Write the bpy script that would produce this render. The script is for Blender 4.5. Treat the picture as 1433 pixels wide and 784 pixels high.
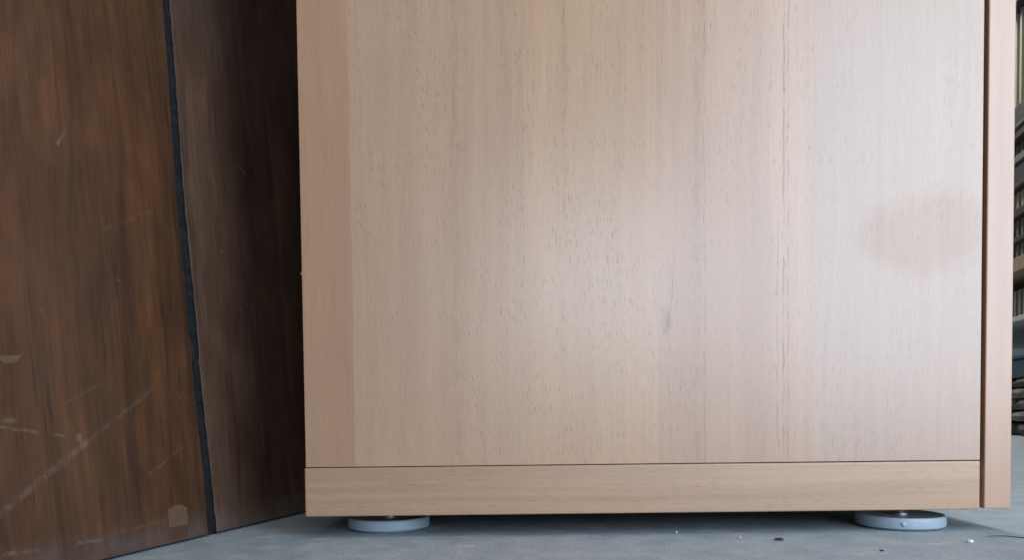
import bpy, bmesh, math, random
from mathutils import Vector, Matrix

random.seed(7)
for o in list(bpy.data.objects):
    bpy.data.objects.remove(o)
S = bpy.context.scene
COL = S.collection

# ------------------------------------------------------------------ camera
W_PX, F_PX = 1433.0, 1100.0
PITCH, ROLL = -0.0354467, -0.0112082
cam_d = bpy.data.cameras.new('camera')
cam_d.sensor_width = 36.0
cam_d.sensor_fit = 'HORIZONTAL'
cam_d.lens = 36.0 * F_PX / W_PX
cam_d.shift_y = (614.0 - 392.0) / W_PX
cam_d.clip_start = 0.01
cam_d.clip_end = 60.0
cam = bpy.data.objects.new('camera', cam_d)
COL.objects.link(cam)
fw = Vector((0, math.cos(PITCH), math.sin(PITCH)))
rt = Vector((1, 0, 0))
up = rt.cross(fw)
r2 = math.cos(ROLL) * rt + math.sin(ROLL) * up
u2 = -math.sin(ROLL) * rt + math.cos(ROLL) * up
m = Matrix((r2, u2, -fw)).transposed().to_4x4()
m.translation = Vector((0, -0.514, 0.082887))
cam.matrix_world = m
S.camera = cam

# ------------------------------------------------------------------ light
world = bpy.data.worlds.new('World')
S.world = world
world.use_nodes = True
bg = world.node_tree.nodes['Background']
bg.inputs['Color'].default_value = (0.66, 0.82, 1.0, 1)
bg.inputs['Strength'].default_value = 0.10


def area(name, loc, target, sx, sy, power, col):
    d = bpy.data.lights.new(name, 'AREA')
    d.shape = 'RECTANGLE'
    d.size, d.size_y = sx, sy
    d.energy = power
    d.color = col
    o = bpy.data.objects.new(name, d)
    COL.objects.link(o)
    o.location = loc
    o.rotation_euler = (Vector(target) - Vector(loc)).to_track_quat('-Z', 'Y').to_euler()
    return o


# open workshop doorway to the right, a window behind the camera, a roof light
area('doorway_light', (0.86, -0.74, 0.47), (0.66, 0, 0.40), 0.96, 0.84, 12.4, (0.66, 0.815, 1.0))
area('window_light', (0.34, -2.1, 0.50), (0.07, 0, 0.16), 0.62, 0.48, 8.2, (0.675, 0.815, 1.0))
area('roof_light', (0.35, -0.7, 2.3), (0.2, -0.2, 0), 1.3, 0.8, 13, (1.0, 0.92, 0.82))
area('rack_fill_light', (0.75, 2.7, 2.1), (1.25, 1.3, 0.3), 0.9, 0.9, 42, (1.0, 0.96, 0.91))  # fill lamp added to brighten the rack and far floor, no known source

S.view_settings.view_transform = 'Standard'
S.view_settings.look = 'None'
S.view_settings.gamma = 1.0
S.view_settings.use_curve_mapping = False
S.view_settings.exposure = 0.12


# ------------------------------------------------------------------ node helper
class NT:
    def __init__(self, name):
        self.mat = bpy.data.materials.new(name)
        self.mat.use_nodes = True
        self.t = self.mat.node_tree
        self.bsdf = self.t.nodes['Principled BSDF']
        tc = self.t.nodes.new('ShaderNodeTexCoord')
        sx = self.t.nodes.new('ShaderNodeSeparateXYZ')
        self.t.links.new(tc.outputs['Object'], sx.inputs[0])
        self.obj = tc.outputs['Object']
        self.x, self.y, self.z = sx.outputs

    def _in(self, sock, v):
        if isinstance(v, bpy.types.NodeSocket):
            self.t.links.new(v, sock)
        elif v is not None:
            if isinstance(v, (tuple, list)) and len(v) == 3 and sock.type == 'RGBA':
                v = (*v, 1)
            sock.default_value = v

    def m(self, op, a, b=None, c=None, clamp=False):
        n = self.t.nodes.new('ShaderNodeMath')
        n.operation = op
        n.use_clamp = clamp
        for i, v in enumerate((a, b, c)):
            if v is not None:
                self._in(n.inputs[i], v)
        return n.outputs[0]

    def add(self, a, b): return self.m('ADD', a, b)
    def sub(self, a, b): return self.m('SUBTRACT', a, b)
    def mul(self, a, b): return self.m('MULTIPLY', a, b)

    def vec(self, a, b, c=0.0):
        n = self.t.nodes.new('ShaderNodeCombineXYZ')
        for i, v in enumerate((a, b, c)):
            self._in(n.inputs[i], v)
        return n.outputs[0]

    def noise(self, v, scale=1.0, detail=2.0, rough=0.5, dist=0.0):
        n = self.t.nodes.new('ShaderNodeTexNoise')
        self._in(n.inputs['Vector'], v)
        n.inputs['Scale'].default_value = scale
        n.inputs['Detail'].default_value = detail
        n.inputs['Roughness'].default_value = rough
        n.inputs['Distortion'].default_value = dist
        return n.outputs['Fac']

    def voro(self, v, scale=1.0):
        n = self.t.nodes.new('ShaderNodeTexVoronoi')
        n.voronoi_dimensions = '2D'
        self._in(n.inputs['Vector'], v)
        n.inputs['Scale'].default_value = scale
        return n.outputs['Distance'], n.outputs['Color']

    def smooth(self, v, lo, hi, a=0.0, b=1.0):
        n = self.t.nodes.new('ShaderNodeMapRange')
        n.interpolation_type = 'SMOOTHSTEP'
        self._in(n.inputs[0], v)
        n.inputs[1].default_value, n.inputs[2].default_value = lo, hi
        n.inputs[3].default_value, n.inputs[4].default_value = a, b
        return n.outputs[0]

    def lin(self, v, lo, hi, a=0.0, b=1.0):
        n = self.t.nodes.new('ShaderNodeMapRange')
        self._in(n.inputs[0], v)
        n.inputs[1].default_value, n.inputs[2].default_value = lo, hi
        n.inputs[3].default_value, n.inputs[4].default_value = a, b
        return n.outputs[0]

    def mix(self, f, a, b, mode='MIX'):
        n = self.t.nodes.new('ShaderNodeMix')
        n.data_type = 'RGBA'
        n.blend_type = mode
        n.clamp_factor = True
        self._in(n.inputs[0], f)
        self._in(n.inputs[6], a)
        self._in(n.inputs[7], b)
        return n.outputs[2]

    def scale(self, col, f):
        """multiply a colour by a scalar socket"""
        n = self.t.nodes.new('ShaderNodeVectorMath')
        n.operation = 'SCALE'
        self._in(n.inputs[0], col)
        self._in(n.inputs[3], f)
        return n.outputs[0]

    def bump(self, h, strength, dist):
        n = self.t.nodes.new('ShaderNodeBump')
        self._in(n.inputs['Height'], h)
        n.inputs['Strength'].default_value = strength
        n.inputs['Distance'].default_value = dist
        self.t.links.new(n.outputs[0], self.bsdf.inputs['Normal'])

    def seg(self, px, pz, a, b, w, soft):
        """mask (1 on the line) of the distance to a segment a-b in the px,pz plane"""
        dx, dz = b[0] - a[0], b[1] - a[1]
        L2 = dx * dx + dz * dz
        qx, qz = self.sub(px, a[0]), self.sub(pz, a[1])
        t = self.m('DIVIDE', self.add(self.mul(qx, dx), self.mul(qz, dz)), L2, clamp=True)
        ex, ez = self.sub(qx, self.mul(t, dx)), self.sub(qz, self.mul(t, dz))
        d = self.m('SQRT', self.add(self.mul(ex, ex), self.mul(ez, ez)))
        return self.smooth(d, w + soft, w)

    def blob(self, px, pz, c, rx, rz, inner=0.0):
        ex = self.m('DIVIDE', self.sub(px, c[0]), rx)
        ez = self.m('DIVIDE', self.sub(pz, c[1]), rz)
        d = self.m('SQRT', self.add(self.mul(ex, ex), self.mul(ez, ez)))
        return self.smooth(d, 1.0, inner)

    def out(self, col=None, rough=None, spec=None, metal=None):
        if col is not None: self._in(self.bsdf.inputs['Base Color'], col)
        if rough is not None: self._in(self.bsdf.inputs['Roughness'], rough)
        if spec is not None: self._in(self.bsdf.inputs['Specular IOR Level'], spec)
        if metal is not None: self._in(self.bsdf.inputs['Metallic'], metal)
        return self.mat


# ------------------------------------------------------------------ materials
def beech(name, base, dark, seed, along='z', slant=0.0, flecks=1.0, relief=1.0, streaks=(),
          knots=(), dull_patches=(), rough=0.31, streak_amt=0.55, mid_amt=0.045):
    n = NT(name)
    gx, gz = (n.x, n.z) if along == 'z' else (n.z, n.x)
    if along == 'y':
        gx, gz = n.x, n.y
    sd = float(seed)
    wob = n.mul(n.sub(n.noise(n.vec(n.mul(gx, 6), sd, n.mul(gz, 5)), 1, 2), 0.5), 0.005 if along == 'x' else 0.020)
    wx = n.add(gx, wob)
    broad = n.noise(n.vec(n.mul(wx, 34), sd + 3, n.mul(gz, 0.9)), 1, 3, 0.55)
    mid = n.noise(n.vec(n.mul(wx, 150), sd + 5, n.mul(gz, 2.2)), 1, 2, 0.5)
    fine = n.noise(n.vec(n.mul(gx, 900), sd, n.mul(gz, 22)), 1, 2, 0.6)
    cloud = n.noise(n.vec(n.mul(gx, 9), sd + 9, n.mul(gz, 5)), 1, 2)
    col = n.mix(n.smooth(broad, 0.36, 0.70, 0, streak_amt), base, dark)
    col = n.scale(col, n.lin(mid, 0.3, 0.7, 1 - mid_amt, 1 + mid_amt))
    col = n.scale(col, n.lin(fine, 0.25, 0.75, 0.93, 1.065))
    col = n.scale(col, n.lin(cloud, 0.3, 0.7, 0.955, 1.04))
    # ray flecks / pores: short dashes, their lean wandering a little
    lean = n.mul(n.sub(n.noise(n.vec(n.mul(gx, 22), sd + 2, n.mul(gz, 16)), 1, 1), 0.5), 0.0045)
    fx = n.add(n.add(gx, n.mul(gz, slant)), lean)
    height = n.mul(fine, 0.08)
    for k, (sx, sz, lo, hi, amt) in enumerate(((560, 82, 0.27, 0.10, 0.46), (820, 120, 0.27, 0.08, 0.40))):
        d, c = n.voro(n.vec(n.add(n.mul(fx, sx), sd * 1.7 + k * 31), n.mul(gz, sz)))
        sep = n.t.nodes.new('ShaderNodeSeparateColor')
        n.t.links.new(c, sep.inputs[0])
        pick = n.smooth(sep.outputs[0], 0.40, 0.85)
        d = n.sub(d, n.mul(n.sub(sep.outputs[1], 0.6), 0.16))
        patch = n.smooth(n.noise(n.vec(n.mul(gx, 26), sd + 7 + k, n.mul(gz, 9)), 1, 2), 0.36, 0.62, 0.34, 1)
        f = n.mul(n.mul(n.smooth(d, lo, hi), pick), patch)
        col = n.mix(n.mul(f, amt * flecks), col, (0.25, 0.125, 0.07))
        height = n.sub(height, n.mul(f, 0.8))
    for (x0, w, amt, z0, z1, wig) in streaks:
        off = n.mul(n.sub(n.noise(n.vec(0.0, sd + x0 * 90, n.mul(gz, 60)), 1, 4, 0.7), 0.5), wig)
        e = n.m('ABSOLUTE', n.sub(n.add(gx, off), x0))
        brk = n.smooth(n.noise(n.vec(n.mul(gx, 250), sd + 4, n.mul(gz, 70)), 1, 3), 0.40, 0.58, 0.08, 1)
        lim = n.mul(n.smooth(gz, z0 - 0.03, z0 + 0.03), n.smooth(gz, z1 + 0.03, z1 - 0.03))
        f = n.mul(n.mul(n.smooth(e, w, w * 0.15), brk), lim)
        col = n.mix(n.mul(f, amt), col, (0.26, 0.125, 0.07))
    for (c, rx, rz, amt, kc) in knots:
        f = n.blob(n.add(gx, lean), gz, c, rx, rz, 0.1)
        col = n.mix(n.mul(f, amt), col, kc)
    r = n.lin(fine, 0.2, 0.8, rough - 0.03, rough + 0.04)
    sp = 1.0
    for (c, rx, rz, amt) in dull_patches:      # irregular oval patch of lower specular
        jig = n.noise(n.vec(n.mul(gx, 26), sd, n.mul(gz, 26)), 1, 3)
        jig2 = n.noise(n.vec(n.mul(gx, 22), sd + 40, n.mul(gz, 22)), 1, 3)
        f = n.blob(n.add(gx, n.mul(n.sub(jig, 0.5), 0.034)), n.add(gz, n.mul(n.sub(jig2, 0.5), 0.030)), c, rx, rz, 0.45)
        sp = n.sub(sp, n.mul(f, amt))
    n.bump(height, 0.12 * relief, 0.0006)
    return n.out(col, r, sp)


def simple(name, col, rough, spec=0.5, metal=0.0, var=0.12, scale=60, bump=0.0):
    n = NT(name)
    v = n.noise(n.obj, scale, 4, 0.6)
    c = n.scale(col, n.lin(v, 0.25, 0.75, 1 - var, 1 + var))
    if bump:
        n.bump(v, bump, 0.002)
    return n.out(c, rough, spec, metal)


def concrete():
    n = NT('concrete_floor')
    big = n.noise(n.obj, 5, 4, 0.6)
    mid = n.noise(n.obj, 38, 5, 0.62)
    fin = n.noise(n.obj, 420, 3, 0.6)
    col = n.mix(n.smooth(mid, 0.35, 0.68), (0.288, 0.352, 0.395), (0.395, 0.447, 0.48))
    col = n.mix(n.smooth(big, 0.42, 0.66, 0, 0.35), col, (0.39, 0.415, 0.435))
    col = n.scale(col, n.lin(fin, 0.25, 0.75, 0.90, 1.09))
    # pale scuffs and dried splashes
    st = n.noise(n.vec(n.mul(n.x, 55), n.mul(n.y, 130), 3.0), 1, 3, 0.5, 0.6)
    col = n.mix(n.smooth(st, 0.66, 0.74, 0, 0.45), col, (0.56, 0.58, 0.60))
    dk = n.noise(n.vec(n.mul(n.x, 70), n.mul(n.y, 90), 8.0), 1, 3, 0.5, 0.3)
    col = n.mix(n.smooth(dk, 0.70, 0.77, 0, 0.25), col, (0.12, 0.135, 0.15))
    for c, rx, ry, a in (((0.2543, -0.0455), 0.0075, 0.0035, 0.5), ((-0.0277, -0.0347), 0.008, 0.006, 0.5),
                         ((0.192, -0.030), 0.010, 0.0028, 0.35), ((0.262, -0.041), 0.006, 0.002, 0.35),
                         ((-0.010, 0.018), 0.007, 0.004, 0.3)):
        col = n.mix(n.mul(n.blob(n.add(n.x, n.mul(mid, 0.004)), n.y, (c[0] + 0.002, c[1]), rx, ry, 0.3), a), col, (0.60, 0.62, 0.64))
    gd, gc = n.voro(n.vec(n.x, n.y), 260)
    gs = n.t.nodes.new('ShaderNodeSeparateColor')
    n.t.links.new(gc, gs.inputs[0])
    pit = n.mul(n.smooth(gd, 0.30, 0.12), n.smooth(gs.outputs[0], 0.80, 0.86))
    lump = n.mul(n.smooth(gd, 0.26, 0.10), n.smooth(gs.outputs[1], 0.86, 0.90))
    col = n.mix(n.mul(pit, 0.28), col, (0.14, 0.155, 0.17))
    col = n.mix(n.mul(lump, 0.28), col, (0.62, 0.64, 0.66))
    h = n.add(n.add(n.mul(mid, 0.7), n.mul(fin, 0.35)), n.sub(n.mul(lump, 0.5), n.mul(pit, 0.5)))
    n.bump(h, 0.6, 0.0012)
    return n.out(col, n.lin(mid, 0.3, 0.7, 0.55, 0.72), 0.4)


def dark_wood(name, seed, light, mid_c, dark, tint):
    n = NT(name)
    sd = float(seed)
    wob = n.mul(n.sub(n.noise(n.vec(n.mul(n.x, 7), sd, n.mul(n.z, 3.2)), 1, 2), 0.5), 0.040)
    wx = n.add(n.x, wob)
    b = n.noise(n.vec(n.mul(wx, 28), sd, n.mul(n.z, 1.3)), 1, 3, 0.55)
    md = n.noise(n.vec(n.mul(wx, 95), sd + 4, n.mul(n.z, 2.5)), 1, 3, 0.6)
    fi = n.noise(n.vec(n.mul(n.x, 460), sd + 2, n.mul(n.z, 22)), 1, 3, 0.6)
    col = n.mix(n.smooth(b, 0.34, 0.62), mid_c, light)
    col = n.mix(n.smooth(md, 0.40, 0.78, 0, 0.75), col, dark)
    pores = n.noise(n.vec(n.mul(wx, 340), sd + 8, n.mul(n.z, 16)), 1, 2, 0.5)
    pm = n.smooth(n.noise(n.vec(n.mul(n.x, 22), sd + 1, n.mul(n.z, 5)), 1, 2), 0.45, 0.62)
    pf = n.mul(n.smooth(pores, 0.60, 0.72, 0, 0.7), pm)
    col = n.mix(pf, col, tuple(v * 0.35 for v in dark))
    col = n.scale(col, n.lin(fi, 0.25, 0.75, 0.74, 1.26))
    dirt = n.noise(n.vec(n.mul(n.x, 14), sd + 6, n.mul(n.z, 9)), 1, 4, 0.6)
    col = n.mix(n.smooth(dirt, 0.48, 0.75, 0, 0.40), col, tint)
    bl = n.noise(n.vec(n.mul(n.x, 22), sd + 12, n.mul(n.z, 11)), 1, 5, 0.65, 0.5)
    col = n.scale(col, n.lin(bl, 0.3, 0.7, 0.62, 1.32))
    # dust kicked up against the foot of the board
    dn = n.noise(n.vec(n.mul(n.x, 60), sd, n.mul(n.z, 60)), 1, 3)
    dust = n.mul(n.smooth(n.z, 0.022, 0.002), n.lin(dn, 0.3, 0.7, 0.10, 0.45))
    col = n.mix(dust, col, (0.15, 0.14, 0.135))
    jx = n.add(n.x, n.mul(n.sub(n.noise(n.obj, 140, 3), 0.5), 0.0025))
    jz = n.add(n.z, n.mul(n.sub(n.noise(n.obj, 120, 3), 0.5), 0.0025))
    brk = n.smooth(n.noise(n.obj, 160, 3, 0.6), 0.36, 0.62, 0.05, 1)
    marks = (((-0.165, 0.029), (-0.100, 0.0665), 0.0008, 0.0022, 0.28), ((-0.110, 0.061), (-0.0443, 0.0977), 0.0004, 0.0018, 0.20),
             ((-0.1528, 0.0764), (-0.115, 0.0704), 0.0002, 0.0009, 0.40), ((-0.1013, 0.2318), (-0.0963, 0.2425), 0.0005, 0.0010, 0.50),
             ((0.0634, 0.2700), (0.0762, 0.2656), 0.0003, 0.0011, 0.45), ((-0.0739, 0.191), (-0.0301, 0.2132), 0.0002, 0.0014, 0.16),
             ((0.0615, 0.1636), (0.0700, 0.1637), 0.0005, 0.0014, 0.30), ((-0.112, 0.0117), (-0.092, 0.0105), 0.0004, 0.0012, 0.35),
             ((-0.054, 0.0447), (-0.023, 0.0598), 0.0003, 0.0014, 0.22), ((-0.1592, 0.0137), (-0.1391, 0.0126), 0.0004, 0.0012, 0.35),
             ((-0.090, 0.0120), (-0.045, 0.0150), 0.0002, 0.0010, 0.22), ((0.070, 0.150), (0.0702, 0.162), 0.0001, 0.0007, 0.22),
             ((-0.112, 0.232), (-0.106, 0.222), 0.0001, 0.0007, 0.25), ((-0.120, 0.085), (-0.085, 0.100), 0.0001, 0.0009, 0.18))
    pale = (0.24, 0.185, 0.145)
    for a, c, w, s, amt in marks:
        col = n.mix(n.mul(n.mul(n.seg(jx, jz, a, c, w, s), brk), amt), col, pale)
    for c, rx, rz, amt in (((-0.1050, 0.0690), 0.003, 0.004, 0.5), ((-0.147, 0.0795), 0.006, 0.0022, 0.3),
                           ((0.0367, 0.1998), 0.0022, 0.002, 0.4), ((-0.0208, 0.0926), 0.001, 0.001, 0.4),
                           ((-0.015, 0.093), 0.0008, 0.0008, 0.4), ((-0.066, 0.162), 0.0018, 0.0012, 0.3),
                           ((-0.123, 0.137), 0.001, 0.0012, 0.4), ((0.104, 0.118), 0.001, 0.001, 0.35)):
        col = n.mix(n.mul(n.blob(jx, jz, c, rx, rz, 0.3), amt), col, pale)
    n.bump(n.sub(n.mul(fi, 0.5), pf), 0.22, 0.0006)
    return n.out(col, n.lin(fi, 0.2, 0.8, 0.42, 0.56), 0.45)


B0, D0 = (0.56, 0.425, 0.315), (0.45, 0.315, 0.225)
MAT = {}
MAT['strip'] = [
    beech('beech_strip_a', (0.518, 0.296, 0.171), (0.453, 0.247, 0.138), 11, slant=0.0, flecks=0.35, relief=0.35, streak_amt=0.8),
    beech('beech_strip_b', (0.570, 0.348, 0.216), (0.518, 0.299, 0.180), 23, slant=0.28, flecks=0.9, relief=1.0,
          streaks=((-0.034, 0.006, 0.13, -1, 2, 0.004),)),
    beech('beech_strip_c', (0.596, 0.362, 0.216), (0.528, 0.303, 0.175), 37, slant=0.12, flecks=0.75, relief=1.0,
          streaks=((0.0364, 0.0022, 0.22, 0.20, 2, 0.004),),
          knots=(((0.0860, 0.1010), 0.0050, 0.0050, 0.30, (0.66, 0.55, 0.43)), ((0.0895, 0.1030), 0.0014, 0.006, 0.35, (0.36, 0.25, 0.18)))),
    beech('beech_strip_d', (0.575, 0.346, 0.219), (0.507, 0.291, 0.180), 41, slant=-0.05, flecks=0.75, streak_amt=0.7,
          streaks=((0.1776, 0.0009, 0.70, -1, 2, 0.003), (0.1806, 0.0007, 0.55, -1, 2, 0.003),
                   (0.1738, 0.0007, 0.55, -1, 0.21, 0.005), (0.1215, 0.0035, 0.20, -1, 2, 0.005),
                   (0.1035, 0.0006, 0.35, -1, 0.18, 0.004), (0.1262, 0.0010, 0.35, -1, 2, 0.004),
                   (0.1860, 0.0006, 0.25, -1, 2, 0.004)),
          knots=(((0.1031, 0.1400), 0.0022, 0.0095, 0.75, (0.33, 0.15, 0.075)), ((0.1020, 0.1410), 0.0058, 0.015, 0.45, (0.34, 0.19, 0.14)), ((0.1046, 0.1600), 0.0007, 0.018, 0.7, (0.24, 0.125, 0.09)),
                 ((0.1939, 0.2505), 0.0012, 0.0020, 0.6, (0.28, 0.19, 0.14)))),
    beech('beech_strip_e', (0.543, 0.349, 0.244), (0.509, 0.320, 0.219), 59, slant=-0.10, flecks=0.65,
          dull_patches=(((0.268, 0.195), 0.058, 0.035, 0.25),)),
]
MAT['rail'] = beech('beech_rail', (0.549, 0.331, 0.197), (0.464, 0.264, 0.154), 71, along='x', flecks=0.75, relief=0.6, streak_amt=0.6, mid_amt=0.09)
MAT['beech_edge'] = beech('beech_edge', (0.570, 0.334, 0.211), (0.538, 0.308, 0.194), 83, flecks=0.1, relief=0.25, streak_amt=0.6)
MAT['core'] = simple('panel_core', (0.20, 0.11, 0.075), 0.7, 0.3)
MAT['concrete'] = concrete()
MAT['plank_a'] = dark_wood('dark_wood_a', 3, (0.130, 0.052, 0.022), (0.091, 0.040, 0.019), (0.047, 0.021, 0.012), (0.083, 0.046, 0.028))
MAT['plank_b'] = dark_wood('dark_wood_b', 17, (0.130, 0.067, 0.040), (0.098, 0.054, 0.037), (0.056, 0.033, 0.024), (0.117, 0.084, 0.066))
MAT['groove'] = simple('groove_black', (0.020, 0.020, 0.021), 0.8, 0.15, 0, 0.5, 180, 0.6)
MAT['bare'] = simple('bare_patch_wood', (0.165, 0.092, 0.052), 0.7, 0.3, 0, 0.18, 300)
MAT['bare_dark'] = simple('bare_patch_brown', (0.11, 0.052, 0.03), 0.7, 0.3, 0, 0.2, 300)
MAT['foot'] = simple('grey_painted_metal', (0.385, 0.455, 0.52), 0.45, 0.5, 0.0, 0.05, 300)
MAT['steel'] = simple('zinc_steel', (0.55, 0.50, 0.46), 0.35, 0.5, 1.0, 0.1, 200)


# ------------------------------------------------------------------ mesh helpers
def link(name, bm, mat, parent=None, smooth=False, loc=None):
    me = bpy.data.meshes.new(name)
    bmesh.ops.recalc_face_normals(bm, faces=bm.faces)
    bm.to_mesh(me)
    bm.free()
    if smooth:
        for p in me.polygons:
            p.use_smooth = True
    me.materials.append(mat)
    o = bpy.data.objects.new(name, me)
    COL.objects.link(o)
    if parent is not None:
        o.parent = parent
    if loc:
        o.location = loc
    return o


def box(x0, x1, y0, y1, z0, z1, bev=0.0, seg=2, bm=None):
    bm2 = bmesh.new()
    bmesh.ops.create_cube(bm2, size=1.0)
    for v in bm2.verts:
        v.co = Vector(((x0 + x1) / 2 + v.co.x * (x1 - x0), (y0 + y1) / 2 + v.co.y * (y1 - y0), (z0 + z1) / 2 + v.co.z * (z1 - z0)))
    if bev > 0:
        bmesh.ops.bevel(bm2, geom=bm2.edges[:], offset=bev, segments=seg, profile=0.5, affect='EDGES')
    if bm is None:
        return bm2
    me = bpy.data.meshes.new('tmp')
    bm2.to_mesh(me)
    bm2.free()
    bm.from_mesh(me)
    bpy.data.meshes.remove(me)
    return bm


def lathe(profile, n=96):
    bm = bmesh.new()
    rings = []
    for r, z in profile:
        if r <= 1e-6:
            rings.append([bm.verts.new((0, 0, z))])
        else:
            rings.append([bm.verts.new((r * math.cos(2 * math.pi * i / n), r * math.sin(2 * math.pi * i / n), z)) for i in range(n)])
    for a, b in zip(rings, rings[1:]):
        for i in range(n):
            j = (i + 1) % n
            if len(a) == 1 and len(b) > 1:
                bm.faces.new((a[0], b[i], b[j]))
            elif len(b) == 1 and len(a) > 1:
                bm.faces.new((a[i], a[j], b[0]))
            elif len(a) > 1:
                bm.faces.new((a[i], a[j], b[j], b[i]))
    return bm


def root(name, label, cat, loc=(0, 0, 0), group=None):
    o = bpy.data.objects.new(name, None)
    o.empty_display_size = 0.05
    COL.objects.link(o)
    o.location = loc
    return tag(o, label, cat, group)


def tag(o, label, cat, group=None):
    o['label'] = label
    o['category'] = cat
    o['kind'] = 'thing'
    if group:
        o['group'] = group
    return o


# ------------------------------------------------------------------ floor
bm = bmesh.new()
bmesh.ops.create_grid(bm, x_segments=8, y_segments=8, size=5.0)
fl = link('floor', bm, MAT['concrete'])
fl['kind'] = 'structure'

# ------------------------------------------------------------------ cabinet
XL, XR = -0.1354, 0.3065          # back edge / door edge of the carcass
ZB, ZR, ZT = 0.0145, 0.0465, 0.74  # underside, top of bottom board, top
DEP = 0.42
cab = root('cabinet', 'pale beech cabinet with a thick base board standing on round grey feet', 'cabinet')

side = link('side_panel', box(XL + 0.0002, XR - 0.0002, 0.0012, 0.019, ZR + 0.0005, ZT), MAT['core'], cab)
side['label'] = 'near side panel of beech veneer in five upright strips'
cuts = [XL, -0.1027, 0.0097, 0.0956, 0.1964, XR]
for i in range(5):
    b = bmesh.new()
    x0, x1 = cuts[i], cuts[i + 1]
    z0, z1 = ZR + 0.0005, ZT
    y0, y1 = 0.0, 0.0011
    box(x0, x1, y0, y1, z0, z1, 0, 1, b)
    # ease only the outer arrises of the whole panel
    ed = [e for e in b.edges if (i == 0 and all(abs(v.co.x - x0) < 1e-6 and v.co.y < 1e-6 for v in e.verts))
          or (i == 4 and all(abs(v.co.x - x1) < 1e-6 and v.co.y < 1e-6 for v in e.verts))
          or all(abs(v.co.z - z0) < 1e-6 and v.co.y < 1e-6 for v in e.verts)]
    bmesh.ops.bevel(b, geom=ed, offset=0.0004, segments=2, profile=0.5, affect='EDGES')
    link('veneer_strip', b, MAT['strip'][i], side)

sp_bm = bmesh.new()
spv = [sp_bm.verts.new(p) for p in ((XL + 0.0003, 0.0002, 0.1715), (XL - 0.0009, 0.0006, 0.1738), (XL + 0.0003, 0.0002, 0.1752), (XL + 0.0003, 0.0016, 0.1735))]
for q in ((0, 1, 2), (0, 1, 3), (1, 2, 3), (0, 2, 3)):
    sp_bm.faces.new([spv[k] for k in q])
link('edge_splinter', sp_bm, MAT['beech_edge'], side)

b = box(XL - 0.0008, XR, -0.0003, DEP, ZB, ZR, 0.0009, 3)
rail = link('base_board', b, MAT['rail'], cab)
link('far_side_panel', box(XL, XR, DEP - 0.019, DEP - 0.0005, ZR + 0.0006, ZT, 0.0006), MAT['beech_edge'], cab)
link('back_panel', box(XL + 0.004, XL + 0.012, 0.0195, DEP - 0.0195, ZR + 0.0006, ZT), MAT['core'], cab)
link('top_board', box(XL - 0.0008, XR, -0.0003, DEP, ZT + 0.0005, ZT + 0.032, 0.0006), MAT['rail'], cab)
for zz in (0.30, 0.52):
    link('shelf', box(XL + 0.0125, XR - 0.02, 0.0195, DEP - 0.0195, zz, zz + 0.018), MAT['rail'], cab)
door = link('door', box(XR + 0.0030, XR + 0.0205, 0.0000, DEP, ZB + 0.0004, ZT + 0.031, 0.0007, 2), MAT['beech_edge'], cab)
door['label'] = 'front door seen edge-on behind a narrow dark gap'
h = box(XR + 0.0205, XR + 0.040, 0.30, 0.312, 0.50, 0.505, 0.001)
box(XR + 0.0205, XR + 0.040, 0.30, 0.312, 0.62, 0.625, 0.001, 2, h)
box(XR + 0.0402, XR + 0.046, 0.30, 0.312, 0.495, 0.63, 0.001, 2, h)
link('handle', h, MAT['steel'], door)

# levelling feet: flat disc, threaded stud
FR = 0.0287
prof = [(0, 0.0), (FR - 0.0035, 0.0), (FR - 0.0035, 0.0010), (FR - 0.0014, 0.0010), (FR - 0.0006, 0.0012), (FR - 0.0001, 0.0017), (FR, 0.0023), (FR, 0.0068),
        (FR - 0.0002, 0.0080), (FR - 0.0009, 0.0086), (FR - 0.0016, 0.0087), (FR - 0.0026, 0.0082), (0.010, 0.0080), (0, 0.0080)]
studp = [(0, 0.0078), (0.0062, 0.0078), (0.0062, 0.0095), (0.0040, 0.0097)]
for k in range(6):
    z = 0.0098 + k * 0.0008
    studp += [(0.0040, z), (0.0035, z + 0.0004)]
studp += [(0.0040, 0.0147), (0, 0.0147)]
foot_me = stud_me = None
for k, (fx, fy) in enumerate(((-0.0885, 0.0455), (0.2680, 0.0285), (-0.0872, 0.375), (0.2650, 0.385))):
    if foot_me is None:
        f = link('foot', lathe(prof), MAT['foot'], cab, True, (fx, fy, 0))
        s = link('stud', lathe(studp, 32), MAT['steel'], f, False)
        foot_me, stud_me = f.data, s.data
    else:
        f = bpy.data.objects.new('foot', foot_me)
        s = bpy.data.objects.new('stud', stud_me)
        COL.objects.link(f); COL.objects.link(s)
        f.parent = cab; s.parent = f
        f.location = (fx, fy, 0)
    if k == 1:       # little burr on the rim
        b = bmesh.new()
        bmesh.ops.create_icosphere(b, subdivisions=2, radius=0.0016)
        for v in b.verts:
            v.co.y *= 0.5
            v.co.x *= 1.0 + 0.25 * math.sin(v.co.z * 2500)
        a = math.radians(-111)
        link('rim_burr', b, MAT['foot'], f, True, ((FR + 0.0001) * math.cos(a), (FR + 0.0001) * math.sin(a), 0.0048))

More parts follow.
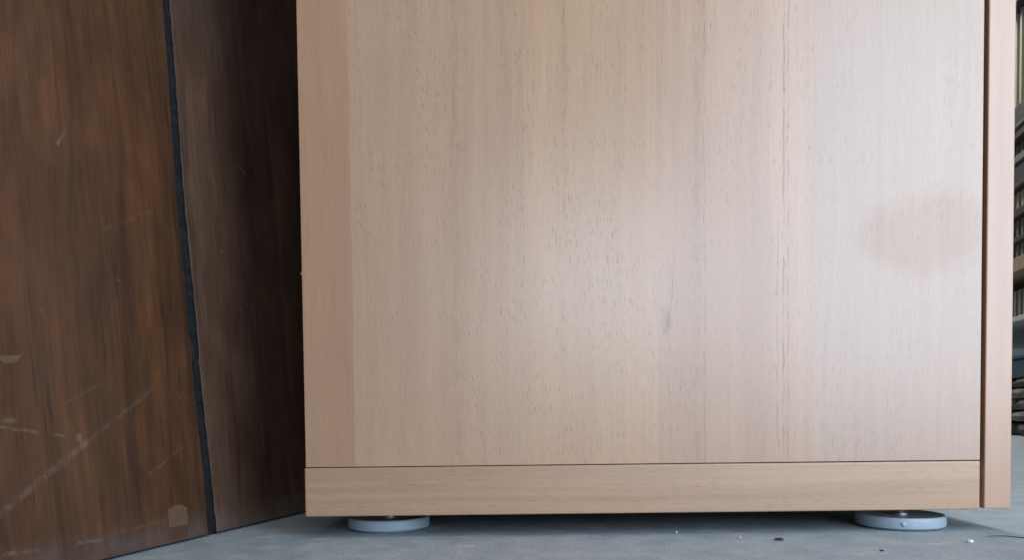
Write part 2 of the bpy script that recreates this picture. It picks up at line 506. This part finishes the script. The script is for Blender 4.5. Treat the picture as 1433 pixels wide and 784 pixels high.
# ------------------------------------------------------------------ dark grooved board, leaning
LEAN = math.radians(4.2)
X = Vector((0.279, 0.9603, 0)).normalized()
Z = Vector((-X.y * math.sin(LEAN), X.x * math.sin(LEAN), math.cos(LEAN)))
Y = Z.cross(X)
board = root('wall_board', 'dark brown scratched wooden board with a black upright groove, left of the cabinet', 'board')
mw = Matrix((X, Y, Z)).transposed().to_4x4()
mw.translation = Vector((-0.2046, 0.0191, 0.0016))
board.matrix_world = mw
GL = [(0.0, -0.0045), (0.04, -0.0046), (0.08, -0.0055), (0.115, -0.0062), (0.125, -0.0048), (0.135, -0.0060), (0.155, -0.0062),
      (0.20, -0.0066), (0.2413, -0.0066), (0.30, -0.0048), (0.362, -0.0031), (0.45, -0.002), (0.75, -0.001)]
GR = [(0.0, 0.0046), (0.05, 0.0040), (0.09, 0.0026), (0.118, 0.0016), (0.128, 0.0026), (0.156, 0.0022), (0.2435, 0.0014),
      (0.31, 0.0030), (0.3656, 0.0043), (0.45, 0.005), (0.75, 0.006)]


def interp(t, z):
    for (a, va), (b, vb) in zip(t, t[1:]):
        if z <= b:
            return va + (vb - va) * (z - a) / (b - a)
    return t[-1][1]


def plank(left, right, zt, thick, rl, rr):
    """board whose long edges follow two wavering lines, arrises rounded over"""
    b = bmesh.new()
    nz = 90
    rows = []
    for i in range(nz + 1):
        z = zt * i / nz
        l, r = left(z), right(z)
        jl = -0.0002 + 0.00030 * math.sin(z * 310) + 0.00025 * math.sin(z * 713 + 1)
        jr = 0.0006 + 0.00030 * math.sin(z * 287 + 2) + 0.00025 * math.sin(z * 659)
        pts = [(l + jl, thick), (l + jl, rl), (l + jl + rl * 0.3, rl * 0.3), (l + jl + rl, 0),
               (r + jr - rr, 0), (r + jr - rr * 0.3, rr * 0.3), (r + jr, rr), (r + jr, thick)]
        rows.append([b.verts.new((x, y, z)) for x, y in pts])
    for a, c in zip(rows, rows[1:]):
        for i in range(8):
            j = (i + 1) % 8
            f = b.faces.new((a[i], a[j], c[j], c[i]))
            f.material_index = 1 if i in (0, 1, 5, 6) else 0
    b.faces.new(rows[0]); b.faces.new(rows[-1])
    return b


TOP = 0.75
link('backing', box(-0.33, 0.176, 0.0016, 0.016, 0.0, TOP), MAT['groove'], board)
link('plank', plank(lambda z: -0.33, lambda z: interp(GL, z), TOP, 0.0015, 0.0008, 0.0009), MAT['plank_a'], board).data.materials.append(MAT['groove'])
link('plank', plank(lambda z: interp(GR, z), lambda z: 0.176, TOP, 0.0015, 0.0009, 0.0008), MAT['plank_b'], board).data.materials.append(MAT['groove'])


def chip(pts, y0, y1):
    b = bmesh.new()
    f0 = [b.verts.new((x, y0, z)) for x, z in pts]
    f1 = [b.verts.new((x, y1, z)) for x, z in pts]
    b.faces.new(f0); b.faces.new(f1)
    for i in range(len(pts)):
        j = (i + 1) % len(pts)
        b.faces.new((f0[i], f0[j], f1[j], f1[i]))
    return b


link('tape_scrap', chip([(-0.0415, 0.0098), (-0.0413, 0.0214), (-0.0360, 0.0229), (-0.0300, 0.0232), (-0.0240, 0.0206), (-0.0236, 0.0150), (-0.0242, 0.0092)], -0.0003, 0.0002), MAT['bare'], board)
link('tape_scrap', chip([(-0.0415, 0.0022), (-0.0415, 0.0095), (-0.0242, 0.0089), (-0.0250, 0.0022)], -0.00025, 0.0002), MAT['bare_dark'], board)
link('paint_chip', chip([(-0.153, 0.1115), (-0.1425, 0.1122), (-0.1365, 0.1130), (-0.1405, 0.1088), (-0.147, 0.1078)], -0.0003, 0.0002), MAT['bare'], board)
g = bmesh.new()
bmesh.ops.create_icosphere(g, subdivisions=3, radius=1.0)
for v in g.verts:
    v.co = Vector((-0.0016 + v.co.x * 0.0024, 0.0020 + v.co.y * 0.0016, 0.123 + v.co.z * 0.008 * (1 + 0.2 * v.co.x)))
link('filler_lump', g, MAT['groove'], board, True)

# ------------------------------------------------------------------ storage rack far behind, seen past the door
RX = Vector((0.25, 0.9682, 0)).normalized()
RM = Matrix((RX, Vector((-RX.y, RX.x, 0)), Vector((0, 0, 1)))).transposed().to_4x4()
RM.translation = Vector((1.340, 1.56, 0))
MAT['rack_dark'] = simple('rack_dark_steel', (0.030, 0.030, 0.028), 0.6, 0.4, 0, 0.3, 30)
MAT['rack_brown'] = simple('rack_brown_wood', (0.055, 0.030, 0.024), 0.7, 0.3, 0, 0.3, 30)
MAT['beam'] = simple('raw_timber', (0.26, 0.21, 0.15), 0.75, 0.3, 0, 0.2, 25)
MAT['beam_grey'] = simple('grey_timber', (0.14, 0.14, 0.125), 0.7, 0.3, 0, 0.25, 25)
MAT['sheet'] = simple('beige_ribbed_sheet', (0.40, 0.37, 0.285), 0.6, 0.4, 0, 0.15, 18)
MAT['sheet_grey'] = simple('grey_ribbed_sheet', (0.17, 0.17, 0.145), 0.6, 0.4, 0, 0.2, 18)
MAT['blue'] = simple('blue_plastic', (0.03, 0.055, 0.085), 0.5, 0.5, 0, 0.1, 20)
MAT['ledge'] = simple('pale_ledge', (0.42, 0.42, 0.40), 0.6, 0.4, 0, 0.2, 40)

L0, L1 = -0.55, 1.10
rack = root('storage_rack', 'tall dark storage rack in the background right of the cabinet door', 'rack')
rack.matrix_world = RM
for s in (L0, 0.30, L1):
    for y in (-0.50, -0.02):
        link('post', box(s - 0.02, s + 0.02, y - 0.02, y + 0.02, 0, 1.75, 0.002), MAT['rack_dark'], rack)
for z0, z1, mt, y in ((0.302, 0.316, 'ledge', 0.012), (0.437, 0.475, 'beam', 0.004), (0.515, 0.530, 'rack_brown', 0.002),
                      (0.580, 0.602, 'rack_brown', 0.006), (0.655, 0.668, 'rack_brown', 0.008), (0.670, 0.722, 'rack_dark', 0.0),
                      (0.723, 0.742, 'beam_grey', 0.006), (0.790, 0.814, 'rack_brown', 0.002), (0.815, 0.822, 'beam_grey', 0.008),
                      (0.823, 0.874, 'rack_dark', 0.004), (1.128, 1.165, 'rack_dark', 0.02), (1.50, 1.53, 'beam', 0.0)):
    link('shelf_board', box(L0 - 0.03, L1 + 0.03, -0.52, y, z0, z1, 0.002), MAT[mt], rack)


def ribbed(z0, z1, y, pitch=0.034, amp=0.007):
    b = bmesh.new()
    n = int((L1 - L0) / pitch)
    pr = []
    for i in range(n):
        s = L0 + i * pitch
        pr += [(s, y), (s + pitch * 0.40, y), (s + pitch * 0.50, y - amp), (s + pitch * 0.90, y - amp)]
    lo = [(b.verts.new((a, c, z0)), b.verts.new((a, c - 0.001, z0))) for a, c in pr]
    hi = [(b.verts.new((a, c, z1)), b.verts.new((a, c - 0.001, z1))) for a, c in pr]
    for i in range(len(pr) - 1):
        for k in (0, 1):
            b.faces.new((lo[i][k], lo[i + 1][k], hi[i + 1][k], hi[i][k]))
        b.faces.new((lo[i][0], lo[i + 1][0], lo[i + 1][1], lo[i][1]))
        b.faces.new((hi[i][0], hi[i + 1][0], hi[i + 1][1], hi[i][1]))
    return b


for z0, z1, mt, y in ((0.8745, 1.1275, 'sheet', -0.004), (0.7425, 0.7895, 'sheet_grey', -0.02), (0.6025, 0.6545, 'sheet', -0.012),
                      (0.5305, 0.5795, 'sheet_grey', -0.012), (0.4755, 0.5145, 'sheet_grey', -0.012), (0.3165, 0.400, 'sheet_grey', -0.03)):
    link('ribbed_panel', ribbed(z0, z1, y), MAT[mt], rack)
link('back_panel', box(L0, L1, -0.56, -0.545, 0.0, 1.70), MAT['rack_dark'], rack)

# rough slabs piled on the floor under the rack
names = ['bottom', 'second from the bottom', 'middle', 'second from the top', 'top']
z = 0.003
for k in range(5):
    t = (0.034, 0.028, 0.026, 0.028, 0.024)[k]
    b = bmesh.new()
    ns, prow = 120, []
    rnd = random.Random(40 + k)
    ph = [rnd.uniform(0, 6.28) for _ in range(6)]
    off = rnd.uniform(-0.006, 0.008)
    for i in range(ns + 1):
        s = -0.40 + 1.3 * i / ns
        w = 0.010 * math.sin(s * 37 + ph[0]) + 0.007 * math.sin(s * 83 + ph[1]) + 0.003 * math.sin(s * 190 + ph[2])
        hh = 0.0045 * math.sin(s * 60 + ph[3]) + 0.0032 * math.sin(s * 140 + ph[4])
        y = 0.004 + off + w
        prow.append([b.verts.new(p) for p in ((s, -0.30, z), (s, y - 0.012, z), (s, y - 0.004, z + t * 0.25), (s, y, z + t * 0.55 + hh * 0.6),
                                              (s, y - 0.008, z + t * 0.88 - abs(hh)), (s, y - 0.03, z + t * 0.93 ), (s, -0.30, z + t * 0.93))])
    for a, c in zip(prow, prow[1:]):
        for i in range(7):
            j = (i + 1) % 7
            b.faces.new((a[i], a[j], c[j], c[i]))
    b.faces.new(prow[0]); b.faces.new(prow[-1])
    tone = (0.10, 0.19, 0.13, 0.21, 0.12)[k]
    o = link('timber_slab', b, simple('rough_sawn_bark', (tone, tone * 0.88, tone * 0.74), 0.85, 0.2, 0, 0.6, 55, 1.0))
    o.matrix_world = RM
    tag(o, 'rough dark slab, %s of the pile of five under the background rack' % names[k], 'slab', 'rough slabs piled under the rack')
    z += t + 0.003

bx = bmesh.new()
zb = z - 0.0025
box(-0.06, 0.22, -0.24, -0.006, zb, zb + 0.05, 0.004, 2, bx)
box(-0.065, 0.225, -0.245, -0.002, zb + 0.0505, zb + 0.060, 0.003, 2, bx)
o = link('plastic_box', bx, MAT['blue'])
o.matrix_world = RM
tag(o, 'dark blue plastic box lying on top of the slab pile', 'box')

# ------------------------------------------------------------------ litter on the floor
MAT['white_chip'] = simple('white_paint_flake', (0.80, 0.80, 0.80), 0.6, 0.4, 0, 0.05, 200)
MAT['dark_chip'] = simple('dark_crumb', (0.035, 0.04, 0.045), 0.7, 0.3, 0, 0.3, 300)
MAT['pale_chip'] = simple('pale_crumb', (0.55, 0.58, 0.60), 0.7, 0.3, 0, 0.1, 300)


def flake(name, mat, loc, w, d, h, seed, label, cat, group=None):
    r = random.Random(seed)
    b = bmesh.new()
    n = 7
    lo, hi = [], []
    for i in range(n):
        a = 2 * math.pi * i / n + r.uniform(-0.3, 0.3)
        q = r.uniform(0.65, 1.0)
        lo.append(b.verts.new((w / 2 * q * math.cos(a), d / 2 * q * math.sin(a), 0.0)))
        hi.append(b.verts.new((w / 2 * q * 0.7 * math.cos(a), d / 2 * q * 0.7 * math.sin(a), h * r.uniform(0.5, 1.0))))
    top = b.verts.new((r.uniform(-.1, .1) * w, r.uniform(-.1, .1) * d, h))
    for i in range(n):
        j = (i + 1) % n
        b.faces.new((lo[i], lo[j], hi[j], hi[i]))
        b.faces.new((hi[i], hi[j], top))
    b.faces.new(lo)
    o = link(name, b, mat)
    o.location = (loc[0], loc[1], 0.0003)
    tag(o, label, cat, group)
    return o


flake('paint_flake', MAT['white_chip'], (0.2757, -0.0419), 0.0052, 0.005, 0.0016, 1, 'small bright white flake on the floor right of the right foot', 'flake')
flake('crumb', MAT['dark_chip'], (0.1656, -0.0266), 0.0080, 0.005, 0.0014, 2, 'dark flat crumb on the floor left of the right foot', 'crumb')
flake('crumb', MAT['dark_chip'], (0.2110, -0.0669), 0.0032, 0.003, 0.0006, 3, 'small dark crumb on the floor in front of the right foot', 'crumb')
flake('crumb', MAT['pale_chip'], (0.1432, -0.0196), 0.0026, 0.003, 0.0016, 5, 'tiny pale crumb on the floor beside the dark flat crumb', 'crumb')
flake('crumb', MAT['pale_chip'], (0.1085, 0.0060), 0.0020, 0.002, 0.0014, 6, 'tiny pale crumb in the shade under the cabinet', 'crumb')
b = bmesh.new()
prev = None
nt = 14
for i in range(nt + 1):
    t = i / nt
    c = Vector((0.2965 + 0.045 * t, -0.0245 - 0.010 * t + 0.0005 * math.sin(t * 7), 0.0007 + 0.0004 * math.sin(t * 9)))
    rr = 0.00034 * (1 - 0.5 * abs(2 * t - 1) ** 3)
    ring = [b.verts.new(c + Vector((0.0, rr * math.cos(q * math.pi / 3), rr * math.sin(q * math.pi / 3)))) for q in range(6)]
    if prev:
        for q in range(6):
            b.faces.new((prev[q], prev[(q + 1) % 6], ring[(q + 1) % 6], ring[q]))
    prev = ring
o = link('twig', b, MAT['dark_chip'])
tag(o, 'thin dark sliver lying on the floor below the cabinet door', 'sliver')
